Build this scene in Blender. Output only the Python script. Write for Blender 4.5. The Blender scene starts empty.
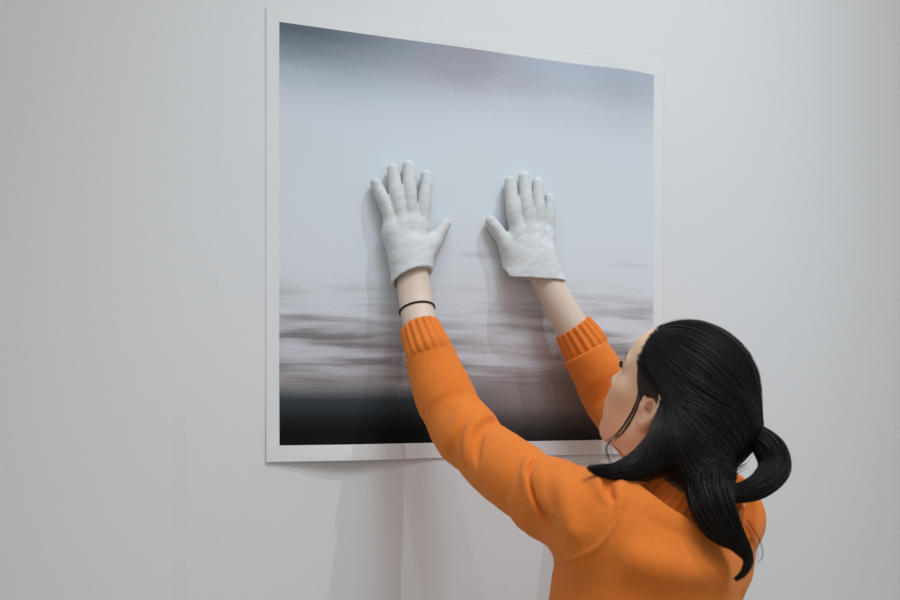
import bpy, math, random
import numpy as np
from mathutils import Vector

random.seed(7)
rng = np.random.default_rng(7)
scene = bpy.context.scene
col = scene.collection
A = lambda *v: np.array(v, dtype=np.float64)
unit = lambda v: np.asarray(v, float) / np.linalg.norm(v)

# ------------------------------------------------------------------ frame of reference
# the wall is the plane y = 0, z is up; the photographer stands 1.42 m in front of it,
# eye at 1.5 m, turned 19 degrees towards the right
CAM = A(0, -1.4154, 1.5)
YAW = math.radians(19.4)
F_ = A(math.sin(YAW), math.cos(YAW), 0)
R_ = A(math.cos(YAW), -math.sin(YAW), 0)
U_ = A(0, 0, 1)
FOC = 875.0


def at(px, py, d):
    """a surveyed point: bearing as seen from the photographer, distance d along the view"""
    return CAM + d * (F_ + (px - 450) / FOC * R_ + (400 - py) / FOC * U_)


def onwall(px, py, n):
    """a surveyed point n metres in front of the wall"""
    r = F_ + (px - 450) / FOC * R_ + (400 - py) / FOC * U_
    return CAM + r * ((-n - CAM[1]) / r[1])


def vec(X, H, d):
    return d * F_ + X * R_ + H * U_


# ------------------------------------------------------------------ signed distance modelling
class Cone:
    def __init__(s, a, b, r1, r2):
        s.a, s.b, s.r1, s.r2 = A(*a), A(*b), r1, r2

    def __call__(s, P):
        ab = s.b - s.a
        q = P - s.a
        t = np.clip(q @ ab / max(ab @ ab, 1e-12), 0, 1)
        return np.linalg.norm(q - t[:, None] * ab, axis=1) - (s.r1 + (s.r2 - s.r1) * t)


class Ell:
    def __init__(s, c, r, M=None):
        s.c, s.r = A(*c), A(*r)
        s.M = np.eye(3) if M is None else np.asarray(M, float)   # rows = axes

    def __call__(s, P):
        q = (P - s.c) @ s.M.T
        k0 = np.linalg.norm(q / s.r, axis=1)
        k1 = np.linalg.norm(q / (s.r ** 2), axis=1)
        return k0 * (k0 - 1) / np.maximum(k1, 1e-9)


class Tube:
    """chain of elliptical sections: nodes, radii (ra along side, rb across)"""
    def __init__(s, nodes, radii, side):
        s.n = np.asarray(nodes, float)
        s.r = np.array([(r, r) if np.isscalar(r) else r for r in radii], float)
        s.side = unit(side)

    def __call__(s, P):
        best = None
        for i in range(len(s.n) - 1):
            a, b = s.n[i], s.n[i + 1]
            ab = b - a
            L = np.linalg.norm(ab)
            w = ab / L
            u = unit(s.side - (s.side @ w) * w)
            v = np.cross(w, u)
            q = P - a
            t = np.clip(q @ w / L, 0, 1)
            c = q - t[:, None] * ab
            ra = s.r[i, 0] + (s.r[i + 1, 0] - s.r[i, 0]) * t
            rb = s.r[i, 1] + (s.r[i + 1, 1] - s.r[i, 1]) * t
            m = np.minimum(ra, rb)
            k = np.sqrt((c @ u / ra) ** 2 + (c @ v / rb) ** 2 + (c @ w / m) ** 2)
            d = (k - 1) * m
            best = d if best is None else np.minimum(best, d)
        return best


class Half:
    """half space n.(p-c) < 0"""
    def __init__(s, c, n):
        s.c, s.n = A(*c), unit(n)

    def __call__(s, P):
        return (P - s.c) @ s.n


class Both:
    def __init__(s, f, g): s.f, s.g = f, g

    def __call__(s, P): return np.maximum(s.f(P), s.g(P))


class Xf:
    """a primitive modelled in a local frame with origin o and axis rows M"""
    def __init__(s, f, o, M, scale=1.0):
        s.f, s.o, s.M, s.k = f, A(*o), np.asarray(M, float), scale

    def __call__(s, P):
        return s.f((P - s.o) @ s.M.T / s.k) * s.k


class Grow:
    def __init__(s, f, i):
        s.f, s.i = f, i

    def __call__(s, P):
        return s.f(P) - s.i


def smin(a, b, k):
    if k <= 0:
        return np.minimum(a, b)
    h = np.maximum(k - np.abs(a - b), 0) / k
    return np.minimum(a, b) - h * h * k / 4


def combine(ops, vals):
    d = None
    for (op, f, k), v in zip(ops, vals):
        if op == 'u':
            d = v if d is None else smin(d, v, k)
        elif d is not None:
            if op == 's':
                d = -smin(-d, v, k)
            elif op == 'i':
                d = -smin(-d, -v, k)
    return d


class Shape:
    def __init__(s, post=None):
        s.ops, s.post = [], post

    def u(s, f, k=0.01):
        s.ops.append(('u', f, k)); return s

    def sub(s, f, k=0.003):
        s.ops.append(('s', f, k)); return s

    def cut(s, f, k=0.003):
        s.ops.append(('i', f, k)); return s

    def __call__(s, P):
        d = combine(s.ops, [o[1](P) for o in s.ops])
        return d + s.post(P) if s.post else d

    def mesh(s, xs, ys, zs, smooth=2, slack=0.012):
        """samples the shape near its surface only, then surface nets"""
        B = 8
        ax = [np.asarray(a, float) for a in (xs, ys, zs)]
        ax = [np.concatenate([a, a[-1] + (a[-1] - a[-2]) * np.arange(1, (-len(a)) % B + 1)]) for a in ax]
        n = [len(a) for a in ax]
        V = np.ones(n, np.float32)
        cen = [a.reshape(-1, B).mean(1) for a in ax]
        hw = [(a.reshape(-1, B)[:, -1] - a.reshape(-1, B)[:, 0]) / 2 + (a[1] - a[0]) for a in ax]
        G = np.stack(np.meshgrid(*cen, indexing='ij'), -1).reshape(-1, 3)
        Rr = np.sqrt(sum(np.square(h) for h in np.meshgrid(*hw, indexing='ij'))).reshape(-1)
        vals = [o[1](G) for o in s.ops]
        D = combine(s.ops, vals)
        nb = [len(c) for c in cen]
        idx = np.stack(np.unravel_index(np.arange(len(G)), nb), -1)
        act = np.abs(D) < Rr * 1.35 + slack
        Vb = V.reshape(nb[0], B, nb[1], B, nb[2], B)
        ins = (~act) & (D < 0)
        for i, j, k in idx[ins]:
            Vb[i, :, j, :, k, :] = -1
        for q in np.nonzero(act)[0]:
            i, j, k = idx[q]
            P = np.stack(np.meshgrid(ax[0][i * B:i * B + B], ax[1][j * B:j * B + B], ax[2][k * B:k * B + B],
                                     indexing='ij'), -1).reshape(-1, 3)
            ops, vv = [], []
            for o, cv in zip(s.ops, vals):
                c = cv[q]
                lim = Rr[q] * 1.35 + slack + o[2]
                if o[0] == 'u' and c > lim: continue
                if o[0] == 's' and c > lim: continue
                if o[0] == 'i' and c < -lim: continue
                ops.append(o); vv.append(o[1](P))
            d = combine(ops, vv)
            if d is None:
                continue
            if s.post:
                d = d + s.post(P)
            Vb[i, :, j, :, k, :] = d.reshape(B, B, B)
        return nets(V, ax, smooth)


def nets(V, ax, smooth):
    S = V < 0
    n = V.shape
    c = [S[i:n[0] - 1 + i, j:n[1] - 1 + j, k:n[2] - 1 + k] for i in (0, 1) for j in (0, 1) for k in (0, 1)]
    anyv = c[0].copy(); allv = c[0].copy()
    for x in c[1:]:
        anyv |= x; allv &= x
    cells = np.argwhere(anyv & ~allv)
    m = [k - 1 for k in n]
    lin = (cells[:, 0] * m[1] + cells[:, 1]) * m[2] + cells[:, 2]
    acc = np.zeros((len(cells), 3)); cnt = np.zeros(len(cells))
    corner = {}
    for i in (0, 1):
        for j in (0, 1):
            for k in (0, 1):
                I = cells + (i, j, k)
                corner[i, j, k] = (V[I[:, 0], I[:, 1], I[:, 2]].astype(float),
                                   np.stack([ax[a][I[:, a]] for a in range(3)], -1))
    for a in range(3):
        for p in range(4):
            e0 = [0, 0, 0]; o = [x for x in range(3) if x != a]
            e0[o[0]], e0[o[1]] = p & 1, p >> 1
            e1 = list(e0); e1[a] = 1
            v0, p0 = corner[tuple(e0)]; v1, p1 = corner[tuple(e1)]
            x = (v0 < 0) != (v1 < 0)
            t = np.where(x, v0 / np.where(x, v0 - v1, 1), 0)
            acc += np.where(x[:, None], p0 + t[:, None] * (p1 - p0), 0); cnt += x
    pos = acc / cnt[:, None]
    quads = []
    for a in range(3):
        b, d = (a + 1) % 3, (a + 2) % 3
        s0 = [slice(None)] * 3; s1 = [slice(None)] * 3
        s0[a] = slice(0, n[a] - 1); s1[a] = slice(1, n[a])
        for x in (b, d):
            s0[x] = slice(1, n[x] - 1); s1[x] = slice(1, n[x] - 1)
        X0, X1 = S[tuple(s0)], S[tuple(s1)]
        E = np.argwhere(X0 != X1)
        if not len(E): continue
        fl = X0[E[:, 0], E[:, 1], E[:, 2]]
        E = E.copy(); E[:, b] += 1; E[:, d] += 1
        q = []
        for ob, od in ((1, 1), (0, 1), (0, 0), (1, 0)):
            C_ = E.copy(); C_[:, b] -= ob; C_[:, d] -= od
            l = (C_[:, 0] * m[1] + C_[:, 1]) * m[2] + C_[:, 2]
            q.append(np.searchsorted(lin, l))
        q = np.stack(q, -1)
        q[~fl] = q[~fl][:, ::-1]
        quads.append(q)
    Q = np.concatenate(quads)
    e = np.concatenate([Q[:, [0, 1]], Q[:, [1, 2]], Q[:, [2, 3]], Q[:, [3, 0]]])
    for lam in [0.5, -0.52] * smooth:
        deg = np.bincount(e[:, 0], minlength=len(pos)) + np.bincount(e[:, 1], minlength=len(pos))
        av = np.stack([np.bincount(e[:, 0], pos[e[:, 1], x], len(pos)) + np.bincount(e[:, 1], pos[e[:, 0], x], len(pos))
                       for x in range(3)], -1) / np.maximum(deg, 1)[:, None]
        pos = pos + lam * (av - pos)
    return pos, Q


def add_mesh(name, parts, mat, parent=None, smooth=True):
    """parts = list of (verts, quads or face array); one mesh object"""
    vs, fs, off = [], [], 0
    for v, f in parts:
        vs.append(np.asarray(v, float)); fs.append(np.asarray(f, np.int64) + off); off += len(v)
    Vv = np.concatenate(vs)
    me = bpy.data.meshes.new(name)
    me.vertices.add(len(Vv))
    me.vertices.foreach_set('co', Vv.astype(np.float32).ravel())
    loops = np.concatenate([f.ravel() for f in fs])
    tot = np.concatenate([np.full(len(f), f.shape[1]) for f in fs])
    me.loops.add(len(loops)); me.loops.foreach_set('vertex_index', loops.astype(np.int32))
    me.polygons.add(len(tot))
    me.polygons.foreach_set('loop_start', np.concatenate([[0], np.cumsum(tot)[:-1]]).astype(np.int32))
    me.polygons.foreach_set('use_smooth', np.full(len(tot), smooth))
    me.update(calc_edges=True)
    me.validate()
    o = bpy.data.objects.new(name, me)
    col.objects.link(o)
    if mat: me.materials.append(mat)
    if parent: o.parent = parent
    return o


def grid(lo, hi, h):
    return [np.arange(lo[i], hi[i] + h, h) for i in range(3)]


def catmull(pts, n):
    P = np.asarray(pts, float)
    Pp = np.vstack([2 * P[0] - P[1], P, 2 * P[-1] - P[-2]])
    ts = np.linspace(0, len(P) - 1, n)
    i = np.minimum(ts.astype(int), len(P) - 2); t = (ts - i)[:, None]
    p0, p1, p2, p3 = Pp[i], Pp[i + 1], Pp[i + 2], Pp[i + 3]
    return 0.5 * ((2 * p1) + (-p0 + p2) * t + (2 * p0 - 5 * p1 + 4 * p2 - p3) * t ** 2 + (-p0 + 3 * p1 - 3 * p2 + p3) * t ** 3)


def frames(path):
    T = np.gradient(path, axis=0); T /= np.linalg.norm(T, axis=1)[:, None]
    ref = A(0.3, 0.2, 0.93)
    u = np.zeros_like(path); u[0] = unit(ref - (ref @ T[0]) * T[0])
    for i in range(1, len(path)):
        u[i] = unit(u[i - 1] - (u[i - 1] @ T[i]) * T[i])
    return T, u, np.cross(T, u)


def sweep(path, rad, ns=8, closed_ends=True):
    """tube along a path; rad(n) or (n,ns)"""
    path = np.asarray(path, float); n = len(path)
    T, u, v = frames(path)
    r = np.asarray(rad, float)
    r = np.broadcast_to(r.reshape(n, -1) if r.ndim else np.full((n, 1), float(r)), (n, ns))
    a = np.linspace(0, 2 * np.pi, ns, endpoint=False)
    Vv = path[:, None] + r[..., None] * (np.cos(a)[None, :, None] * u[:, None] + np.sin(a)[None, :, None] * v[:, None])
    i = np.arange(n - 1)[:, None] * ns; j = np.arange(ns)[None]; j2 = (j + 1) % ns
    Q = np.stack([i + j, i + j2, i + ns + j2, i + ns + j], -1).reshape(-1, 4)
    return Vv.reshape(-1, 3), Q


# ------------------------------------------------------------------ materials
def newmat(name):
    m = bpy.data.materials.new(name); m.use_nodes = True
    nt = m.node_tree; nt.nodes.clear()
    out = nt.nodes.new('ShaderNodeOutputMaterial')
    b = nt.nodes.new('ShaderNodeBsdfPrincipled')
    nt.links.new(b.outputs[0], out.inputs[0])
    return m, nt, b


class N:
    """small node helper"""
    def __init__(s, nt): s.nt = nt

    def new(s, t, **kw):
        n = s.nt.nodes.new(t)
        for k, v in kw.items(): setattr(n, k, v)
        return n

    def put(s, sock, v):
        if isinstance(v, bpy.types.NodeSocket): s.nt.links.new(v, sock)
        else: sock.default_value = v

    def math(s, op, a, b=0.0, c=0.0, clamp=False):
        n = s.new('ShaderNodeMath', operation=op, use_clamp=clamp)
        for i, v in enumerate((a, b, c)): s.put(n.inputs[i], v)
        return n.outputs[0]

    def noise(s, vec, scale, detail=2.0, rough=0.5, dist=0.0):
        n = s.new('ShaderNodeTexNoise')
        s.put(n.inputs['Vector'], vec); n.inputs['Scale'].default_value = scale
        n.inputs['Detail'].default_value = detail; n.inputs['Roughness'].default_value = rough
        n.inputs['Distortion'].default_value = dist
        return n.outputs['Fac']

    def xyz(s, x, y, z=0.0):
        n = s.new('ShaderNodeCombineXYZ')
        for i, v in enumerate((x, y, z)): s.put(n.inputs[i], v)
        return n.outputs[0]

    def sstep(s, v, lo, hi, o0=0.0, o1=1.0):
        n = s.new('ShaderNodeMapRange', interpolation_type='SMOOTHSTEP')
        for k, x in zip(('Value', 'From Min', 'From Max', 'To Min', 'To Max'), (v, lo, hi, o0, o1)):
            s.put(n.inputs[k], x)
        return n.outputs['Result']

    def mix(s, f, a, b, blend='MIX'):
        n = s.new('ShaderNodeMix', data_type='RGBA', blend_type=blend)
        s.put(n.inputs[0], f)
        for i, v in ((6, a), (7, b)):
            s.put(n.inputs[i], v if isinstance(v, bpy.types.NodeSocket) else (*v, 1)[:4])
        return n.outputs[2]

    def ramp(s, f, stops):
        n = s.new('ShaderNodeValToRGB'); s.put(n.inputs[0], f)
        e = n.color_ramp.elements
        while len(e) < len(stops): e.new(0.5)
        for x, (p, c) in zip(e, sorted(stops)): x.position = p; x.color = (*c, 1)
        return n.outputs[0]

    def bump(s, h, strength, dist, bsdf):
        n = s.new('ShaderNodeBump'); s.put(n.inputs['Height'], h)
        n.inputs['Strength'].default_value = strength; n.inputs['Distance'].default_value = dist
        s.nt.links.new(n.outputs[0], bsdf.inputs['Normal'])


def lin(c):
    return tuple(((x / 255 + .055) / 1.055) ** 2.4 if x > 10 else x / 255 / 12.92 for x in c)


def mat_wall():
    m, nt, b = newmat('white_wall_paint'); n = N(nt)
    tc = n.new('ShaderNodeTexCoord').outputs['Object']
    sep = n.new('ShaderNodeSeparateXYZ'); nt.links.new(tc, sep.inputs[0])
    x, z = sep.outputs[0], sep.outputs[2]
    k = n.noise(tc, 2.2, 3)
    c = n.mix(k, (.738, .75, .758), (.765, .772, .778))
    # narrow, slightly yellower strip in the wall colour left of the print, running to the floor
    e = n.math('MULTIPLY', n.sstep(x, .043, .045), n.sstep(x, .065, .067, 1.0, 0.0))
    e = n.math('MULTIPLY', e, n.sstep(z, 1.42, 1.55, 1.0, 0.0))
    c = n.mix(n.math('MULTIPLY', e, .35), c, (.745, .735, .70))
    n.put(b.inputs['Base Color'], c)
    b.inputs['Roughness'].default_value = .75
    b.inputs['Specular IOR Level'].default_value = .25
    h = n.math('ADD', n.noise(tc, 260, 3), n.math('MULTIPLY', n.noise(tc, 14, 2), 1.2))
    n.bump(h, .12, .002, b)
    return m


def simple(name, color, rough=.6, bump=None, spec=.3, sheen=0.0, var=.0, vscale=30):
    m, nt, b = newmat(name); n = N(nt)
    tc = n.new('ShaderNodeTexCoord').outputs['Object']
    if var:
        f = n.noise(tc, vscale, 4, .6)
        c = n.mix(f, tuple(x * (1 - var) for x in color), tuple(min(1, x * (1 + var)) for x in color))
        n.put(b.inputs['Base Color'], c)
    else:
        b.inputs['Base Color'].default_value = (*color, 1)
    b.inputs['Roughness'].default_value = rough
    b.inputs['Specular IOR Level'].default_value = spec
    if sheen:
        b.inputs['Sheen Weight'].default_value = sheen; b.inputs['Sheen Roughness'].default_value = .5
    if bump:
        n.bump(n.noise(tc, bump[0], 3, .6), bump[1], bump[2], b)
    return m


def mat_print(E=.74):
    """unframed sea photograph: dim blue sky, pale haze, streaked water going dark, white border"""
    m, nt, b = newmat('printed_sea_photograph'); n = N(nt)
    uv = n.new('ShaderNodeUVMap', uv_map='sheet').outputs[0]
    sep = n.new('ShaderNodeSeparateXYZ'); nt.links.new(uv, sep.inputs[0])
    u, v = sep.outputs[0], sep.outputs[1]           # 0..1 inside the printed image
    C = lambda r, g, bb: tuple(min(1, x / E) for x in lin((r, g, bb)))
    w = n.noise(n.xyz(n.math('MULTIPLY', u, 1.3), n.math('MULTIPLY', v, 7.0), 3.7), 2.2, 3, .55)
    w = n.math('SUBTRACT', w, .5)
    amp = n.sstep(v, .10, .30, .010, .05)
    vd = n.math('ADD', v, n.math('MULTIPLY', w, amp))
    left = [(0.0, C(12, 13, 12)), (.035, C(14, 15, 14)), (.06, C(25, 28, 29)), (.083, C(38, 45, 50)), (.108, C(50, 57, 62)),
            (.126, C(92, 94, 98)), (.145, C(134, 131, 134)), (.175, C(150, 147, 151)), (.20, C(170, 169, 178)),
            (.25, C(168, 167, 174)), (.285, C(179, 181, 189)), (.33, C(185, 189, 196)), (.42, C(190, 196, 203)),
            (.60, C(190, 197, 204)), (.78, C(186, 194, 202)), (.84, C(176, 184, 194)), (.885, C(158, 167, 178)),
            (.92, C(136, 145, 156)), (.95, C(112, 121, 132)), (.985, C(86, 96, 108))]
    right = [(0.0, C(30, 29, 29)), (.03, C(50, 48, 47)), (.06, C(80, 75, 74)), (.09, C(112, 105, 105)), (.14, C(134, 126, 126)),
             (.18, C(152, 147, 150)), (.22, C(164, 161, 165)), (.27, C(180, 181, 188)), (.33, C(187, 191, 198)),
             (.43, C(191, 197, 204)), (.60, C(191, 198, 205)), (.80, C(187, 194, 202)), (.88, C(178, 185, 195)),
             (.93, C(168, 174, 186)), (.985, C(160, 168, 182))]
    lr = n.ramp(vd, left); rr = n.ramp(vd, right)
    lo = n.sstep(u, .30, .62); hi = n.sstep(u, .0, .62)
    c = n.mix(n.sstep(v, .4, .6), n.mix(lo, lr, rr), n.mix(hi, lr, rr))
    c = n.mix(1.0, c, (1.0, .98, .955), 'MULTIPLY')
    # brownish bank of cloud in the middle of the top edge
    br = n.math('MULTIPLY', n.sstep(n.math('ABSOLUTE', n.math('SUBTRACT', u, .46)), 0.0, .30, 1.0, 0.0), n.sstep(v, .84, .97))
    br = n.math('MULTIPLY', br, n.sstep(n.noise(n.xyz(n.math('MULTIPLY', u, 5.0), n.math('MULTIPLY', v, 12.0), 9.0), 1.0, 3), .22, .58))
    c = n.mix(n.math('MULTIPLY', br, .55), c, C(140, 130, 135))
    # long streaks on the water
    st = n.noise(n.xyz(n.math('MULTIPLY', u, 2.6), n.math('MULTIPLY', n.math('ADD', v, n.math('MULTIPLY', w, .04)), 40.0), 1.3), 1.0, 2.5, .55)
    st2 = n.noise(n.xyz(n.math('MULTIPLY', u, 4.5), n.math('MULTIPLY', v, 15.0), 7.1), 1.0, 2, .5)
    st = n.math('ADD', n.math('MULTIPLY', st, .6), n.math('MULTIPLY', st2, .4))
    stm = n.math('MULTIPLY', n.sstep(v, .11, .18), n.sstep(v, .24, .46, 1.0, .0))
    dark = n.math('MULTIPLY', n.sstep(st, .66, .40, 0.0, 1.0), stm)
    dark = n.math('MULTIPLY', n.sstep(st, .56, .36), stm)
    lite = n.math('MULTIPLY', n.sstep(st, .50, .66), stm)
    c = n.mix(n.math('MULTIPLY', dark, .86), c, C(104, 97, 99))
    c = n.mix(n.math('MULTIPLY', lite, .5), c, C(196, 199, 210))
    # faint far islands on the horizon
    for (cu, cv, ru, rv, k) in ((.50, .478, .055, .008, .22), (.93, .474, .06, .006, .13), (.27, .478, .03, .006, .16)):
        du = n.math('DIVIDE', n.math('SUBTRACT', u, cu), ru); dv = n.math('DIVIDE', n.math('SUBTRACT', v, cv), rv)
        r2 = n.math('ADD', n.math('MULTIPLY', du, du), n.math('MULTIPLY', dv, dv))
        c = n.mix(n.math('MULTIPLY', n.sstep(r2, 0.0, 2.0, 1.0, 0.0), k), c, C(118, 122, 140))
    # film grain
    g = n.noise(n.xyz(n.math('MULTIPLY', u, 340.0), n.math('MULTIPLY', v, 340.0)), 1.0, 3, .75)
    g2 = n.sstep(v, .3, .6, 1.0, .15)
    g2 = n.math('MAXIMUM', g2, n.sstep(v, .74, .95, .15, 1.0))
    gg = n.math('ADD', 1.0, n.math('MULTIPLY', n.math('MULTIPLY', n.math('SUBTRACT', g, .5), 1.25), g2))
    hsv = n.new('ShaderNodeHueSaturation'); nt.links.new(c, hsv.inputs['Color']); nt.links.new(gg, hsv.inputs['Value'])
    c = hsv.outputs[0]
    ins = n.math('MULTIPLY', n.math('MULTIPLY', n.math('GREATER_THAN', u, 0.0), n.math('LESS_THAN', u, 1.0)),
                 n.math('MULTIPLY', n.math('GREATER_THAN', v, 0.0), n.math('LESS_THAN', v, 1.0)))
    c = n.mix(ins, (.772, .778, .776), c)
    n.put(b.inputs['Base Color'], c)
    b.inputs['Roughness'].default_value = .6
    b.inputs['Specular IOR Level'].default_value = .08
    return m


def mat_knit():
    m, nt, b = newmat('orange_wool_knit'); n = N(nt)
    tc = n.new('ShaderNodeTexCoord').outputs['Object']
    f = n.noise(tc, 130, 4, .65)
    g = n.noise(tc, 9, 3, .5)
    c = n.mix(f, (.66, .158, .018), (.80, .210, .032))
    c = n.mix(n.math('MULTIPLY', g, .35), c, (.80, .220, .040))
    n.put(b.inputs['Base Color'], c)
    b.inputs['Roughness'].default_value = .9
    b.inputs['Specular IOR Level'].default_value = .1
    b.inputs['Sheen Weight'].default_value = .22
    b.inputs['Sheen Roughness'].default_value = .6
    b.inputs['Sheen Tint'].default_value = (1, .7, .36, 1)
    h = n.math('ADD', n.noise(tc, 420, 3, .7), n.math('MULTIPLY', n.noise(tc, 60, 3, .6), .8))
    n.bump(h, .35, .002, b)
    return m


def mat_skin():
    m, nt, b = newmat('skin'); n = N(nt)
    tc = n.new('ShaderNodeTexCoord').outputs['Object']
    f = n.noise(tc, 28, 4, .6)
    c = n.mix(f, (.64, .50, .40), (.70, .56, .46))
    a = n.new('ShaderNodeAttribute', attribute_name='flush')
    t = n.new('ShaderNodeAttribute', attribute_name='tan')
    c = n.mix(t.outputs['Fac'], c, (.80, .53, .345))  # head skin: tanner face plus orange bounce light from the jumper, painted in
    c = n.mix(a.outputs['Fac'], c, (.60, .24, .17))
    n.put(b.inputs['Base Color'], c)
    b.inputs['Roughness'].default_value = .5
    b.inputs['Specular IOR Level'].default_value = .35
    b.inputs['Subsurface Weight'].default_value = .15
    b.inputs['Subsurface Radius'].default_value = (.012, .005, .003)
    b.inputs['Subsurface Scale'].default_value = .5
    n.bump(n.noise(tc, 500, 3, .6), .1, .0006, b)
    return m


def mat_glove():
    m, nt, b = newmat('white_cotton_jersey'); n = N(nt)
    tc = n.new('ShaderNodeTexCoord').outputs['Object']
    f = n.noise(tc, 70, 3, .6)
    n.put(b.inputs['Base Color'], n.mix(f, (.60, .612, .615), (.64, .652, .655)))
    b.inputs['Roughness'].default_value = .95
    b.inputs['Specular IOR Level'].default_value = .1
    h = n.math('ADD', n.math('MULTIPLY', n.noise(tc, 520, 2, .6), .35), n.math('MULTIPLY', n.noise(tc, 55, 3, .6, .6), .8))
    n.bump(h, .5, .0028, b)
    return m


def mat_hair():
    m, nt, b = newmat('dark_brown_hair'); n = N(nt)
    tc = n.new('ShaderNodeTexCoord').outputs['Object']
    f = n.noise(tc, 45, 3, .6)
    n.put(b.inputs['Base Color'], n.mix(f, (.0050, .0038, .0032), (.013, .009, .007)))
    b.inputs['Roughness'].default_value = .42
    b.inputs['Specular IOR Level'].default_value = .25
    return m


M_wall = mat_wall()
M_print = mat_print()
M_knit = mat_knit()
M_skin = mat_skin()
M_glove = mat_glove()
M_hair = mat_hair()
M_floor = simple('grey_concrete', (.52, .51, .49), .5, (40, .1, .003), .4, var=.12, vscale=6)
M_trim = simple('white_trim_paint', (.74, .74, .74), .45, (60, .05, .002))
M_band = simple('black_elastic', (.02, .014, .012), .6, (900, .4, .001))
M_denim = simple('dark_trousers', (.03, .032, .04), .85, (500, .3, .001), var=.2, vscale=200)
M_shoe = simple('white_leather', (.7, .7, .68), .4, (90, .1, .001))
M_sole = simple('rubber_sole', (.55, .54, .5), .7, (90, .1, .001))
M_brow = simple('brow_hair', (.02, .013, .010), .6, (300, .2, .001))
M_eye = simple('eye', (.6, .58, .55), .15, spec=.5, var=.05)
M_iris = simple('iris', (.03, .015, .008), .1, spec=.5, var=.3, vscale=300)

# ------------------------------------------------------------------ the setting
def box(name, lo, hi, mat):
    lo, hi = A(*lo), A(*hi)
    v = np.array([[(lo, hi)[i][0], (lo, hi)[j][1], (lo, hi)[k][2]] for i in (0, 1) for j in (0, 1) for k in (0, 1)])
    f = np.array([[0, 1, 3, 2], [4, 6, 7, 5], [0, 4, 5, 1], [2, 3, 7, 6], [0, 2, 6, 4], [1, 5, 7, 3]])
    o = add_mesh(name, [(v, f)], mat, smooth=False)
    o['kind'] = 'structure'
    return o


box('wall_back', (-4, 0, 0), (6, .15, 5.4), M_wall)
box('floor', (-4, -6, -.1), (6, .15, 0), M_floor)
bb = box('baseboard_back', (-4, -.014, 0), (6, 0, .09), M_trim)

# ------------------------------------------------------------------ the print
IX0, IX1, IZ0, IZ1 = .2077, .9004, 1.4272, 2.1058      # printed image on the sheet
BL, BR, BB, BT = .0205, .0205, .026, .024
nx, nz = 180, 180
gx = np.linspace(IX0 - BL, IX1 + BR, nx); gz = np.linspace(IZ0 - BB, IZ1 + BT, nz)
GX, GZ = np.meshgrid(gx, gz, indexing='ij')
Uu = (GX - IX0) / (IX1 - IX0); Vv_ = (GZ - IZ0) / (IZ1 - IZ0)
off = .0010 + .0115 * np.exp(-((Uu - .17) / .13) ** 2) * np.exp(-((Vv_ + .05) / .10) ** 2)
off += .0015 * np.exp(-((Uu - .55) / .12) ** 2) * np.exp(-((Vv_ + .05) / .07) ** 2)
off += .0025 * np.exp(-((Uu - .95) / .14) ** 2) * np.exp(-((Vv_ + .05) / .10) ** 2)
off += .008 * np.exp(-((Uu - .90) / .085) ** 2) * np.exp(-((Vv_ - 1.03) / .12) ** 2)
off += .004 * np.exp(-((Uu - .45) / .15) ** 2) * np.exp(-((Vv_ - 1.03) / .10) ** 2)
off += .0007 * (1 + np.sin(Uu * 9 + 1)) * np.clip(np.abs(Vv_ - .5) * 2, 0, 1) ** 3
front = np.stack([GX, -off - .0004, GZ], -1).reshape(-1, 3)
back = np.stack([GX, -off, GZ], -1).reshape(-1, 3)
ii = (np.arange(nx - 1)[:, None] * nz + np.arange(nz - 1)[None]).ravel()
Qf = np.stack([ii, ii + nz, ii + nz + 1, ii + 1], -1)
n0 = nx * nz
Qb = Qf[:, ::-1] + n0
ring = np.concatenate([np.arange(nx) * nz, (nx - 1) * nz + np.arange(1, nz), np.arange(nx - 2, -1, -1) * nz + nz - 1, np.arange(nz - 2, 0, -1)])
r2 = np.roll(ring, -1)
Qs = np.stack([r2, ring, ring + n0, r2 + n0], -1)
pr = add_mesh('photo_print', [(np.vstack([front, back]), np.vstack([Qf, Qb, Qs]))], M_print, smooth=False)
uvl = pr.data.uv_layers.new(name='sheet')
li = np.zeros(len(pr.data.loops), np.int32); pr.data.loops.foreach_get('vertex_index', li)
uvs = np.stack([np.tile(Uu.ravel(), 2), np.tile(Vv_.ravel(), 2)], -1)
uvs[n0:] = -.02                                      # plain white back
uvl.data.foreach_set('uv', uvs[li].astype(np.float32).ravel())
pr['label'] = 'large square print of a misty grey-blue sea with white border on the white wall'
pr['category'] = 'photograph'

# ------------------------------------------------------------------ landmarks of the figure
psi = math.radians(44); pit = math.radians(25); HS = .875
Fh = vec(-math.cos(psi) * math.cos(pit), math.sin(pit), math.sin(psi) * math.cos(pit))
Uh = vec(math.cos(psi) * math.sin(pit), math.cos(pit), -math.sin(psi) * math.sin(pit))
Lh = np.cross(Uh, Fh)
MH = np.stack([Fh, Lh, Uh])                          # rows: forward, left, up
OH = at(672, 406, 1.20)
hd = lambda x, y, z: OH + HS * (x * Fh + y * Lh + z * Uh)

ta = math.radians(40)
Ft = vec(-math.sin(ta), 0, math.cos(ta)); Lt = vec(-math.cos(ta), 0, -math.sin(ta))

ls = at(608, 526, 1.125); lw = onwall(411, 262, .031)
rs = at(714, 510, 1.25); rw = onwall(538, 262, .030)
nb = at(694, 512, 1.15)                             # base of the neck

# ------------------------------------------------------------------ hands (used for body and gloves)
def hand(fingers, palm, wrist, grow):
    s = []
    for pts, rad in fingers:
        pp = catmull(pts, 10); rr = np.interp(np.linspace(0, 3, 10), range(4), rad) * .985
        s.append(('u', Tube(pp, rr + grow, (.2, 1, .3)), .0035))
    for a, b, r1, r2 in palm:
        s.append(('u', Cone(a, b, r1 + grow, r2 + grow), .014))
    return s


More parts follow.
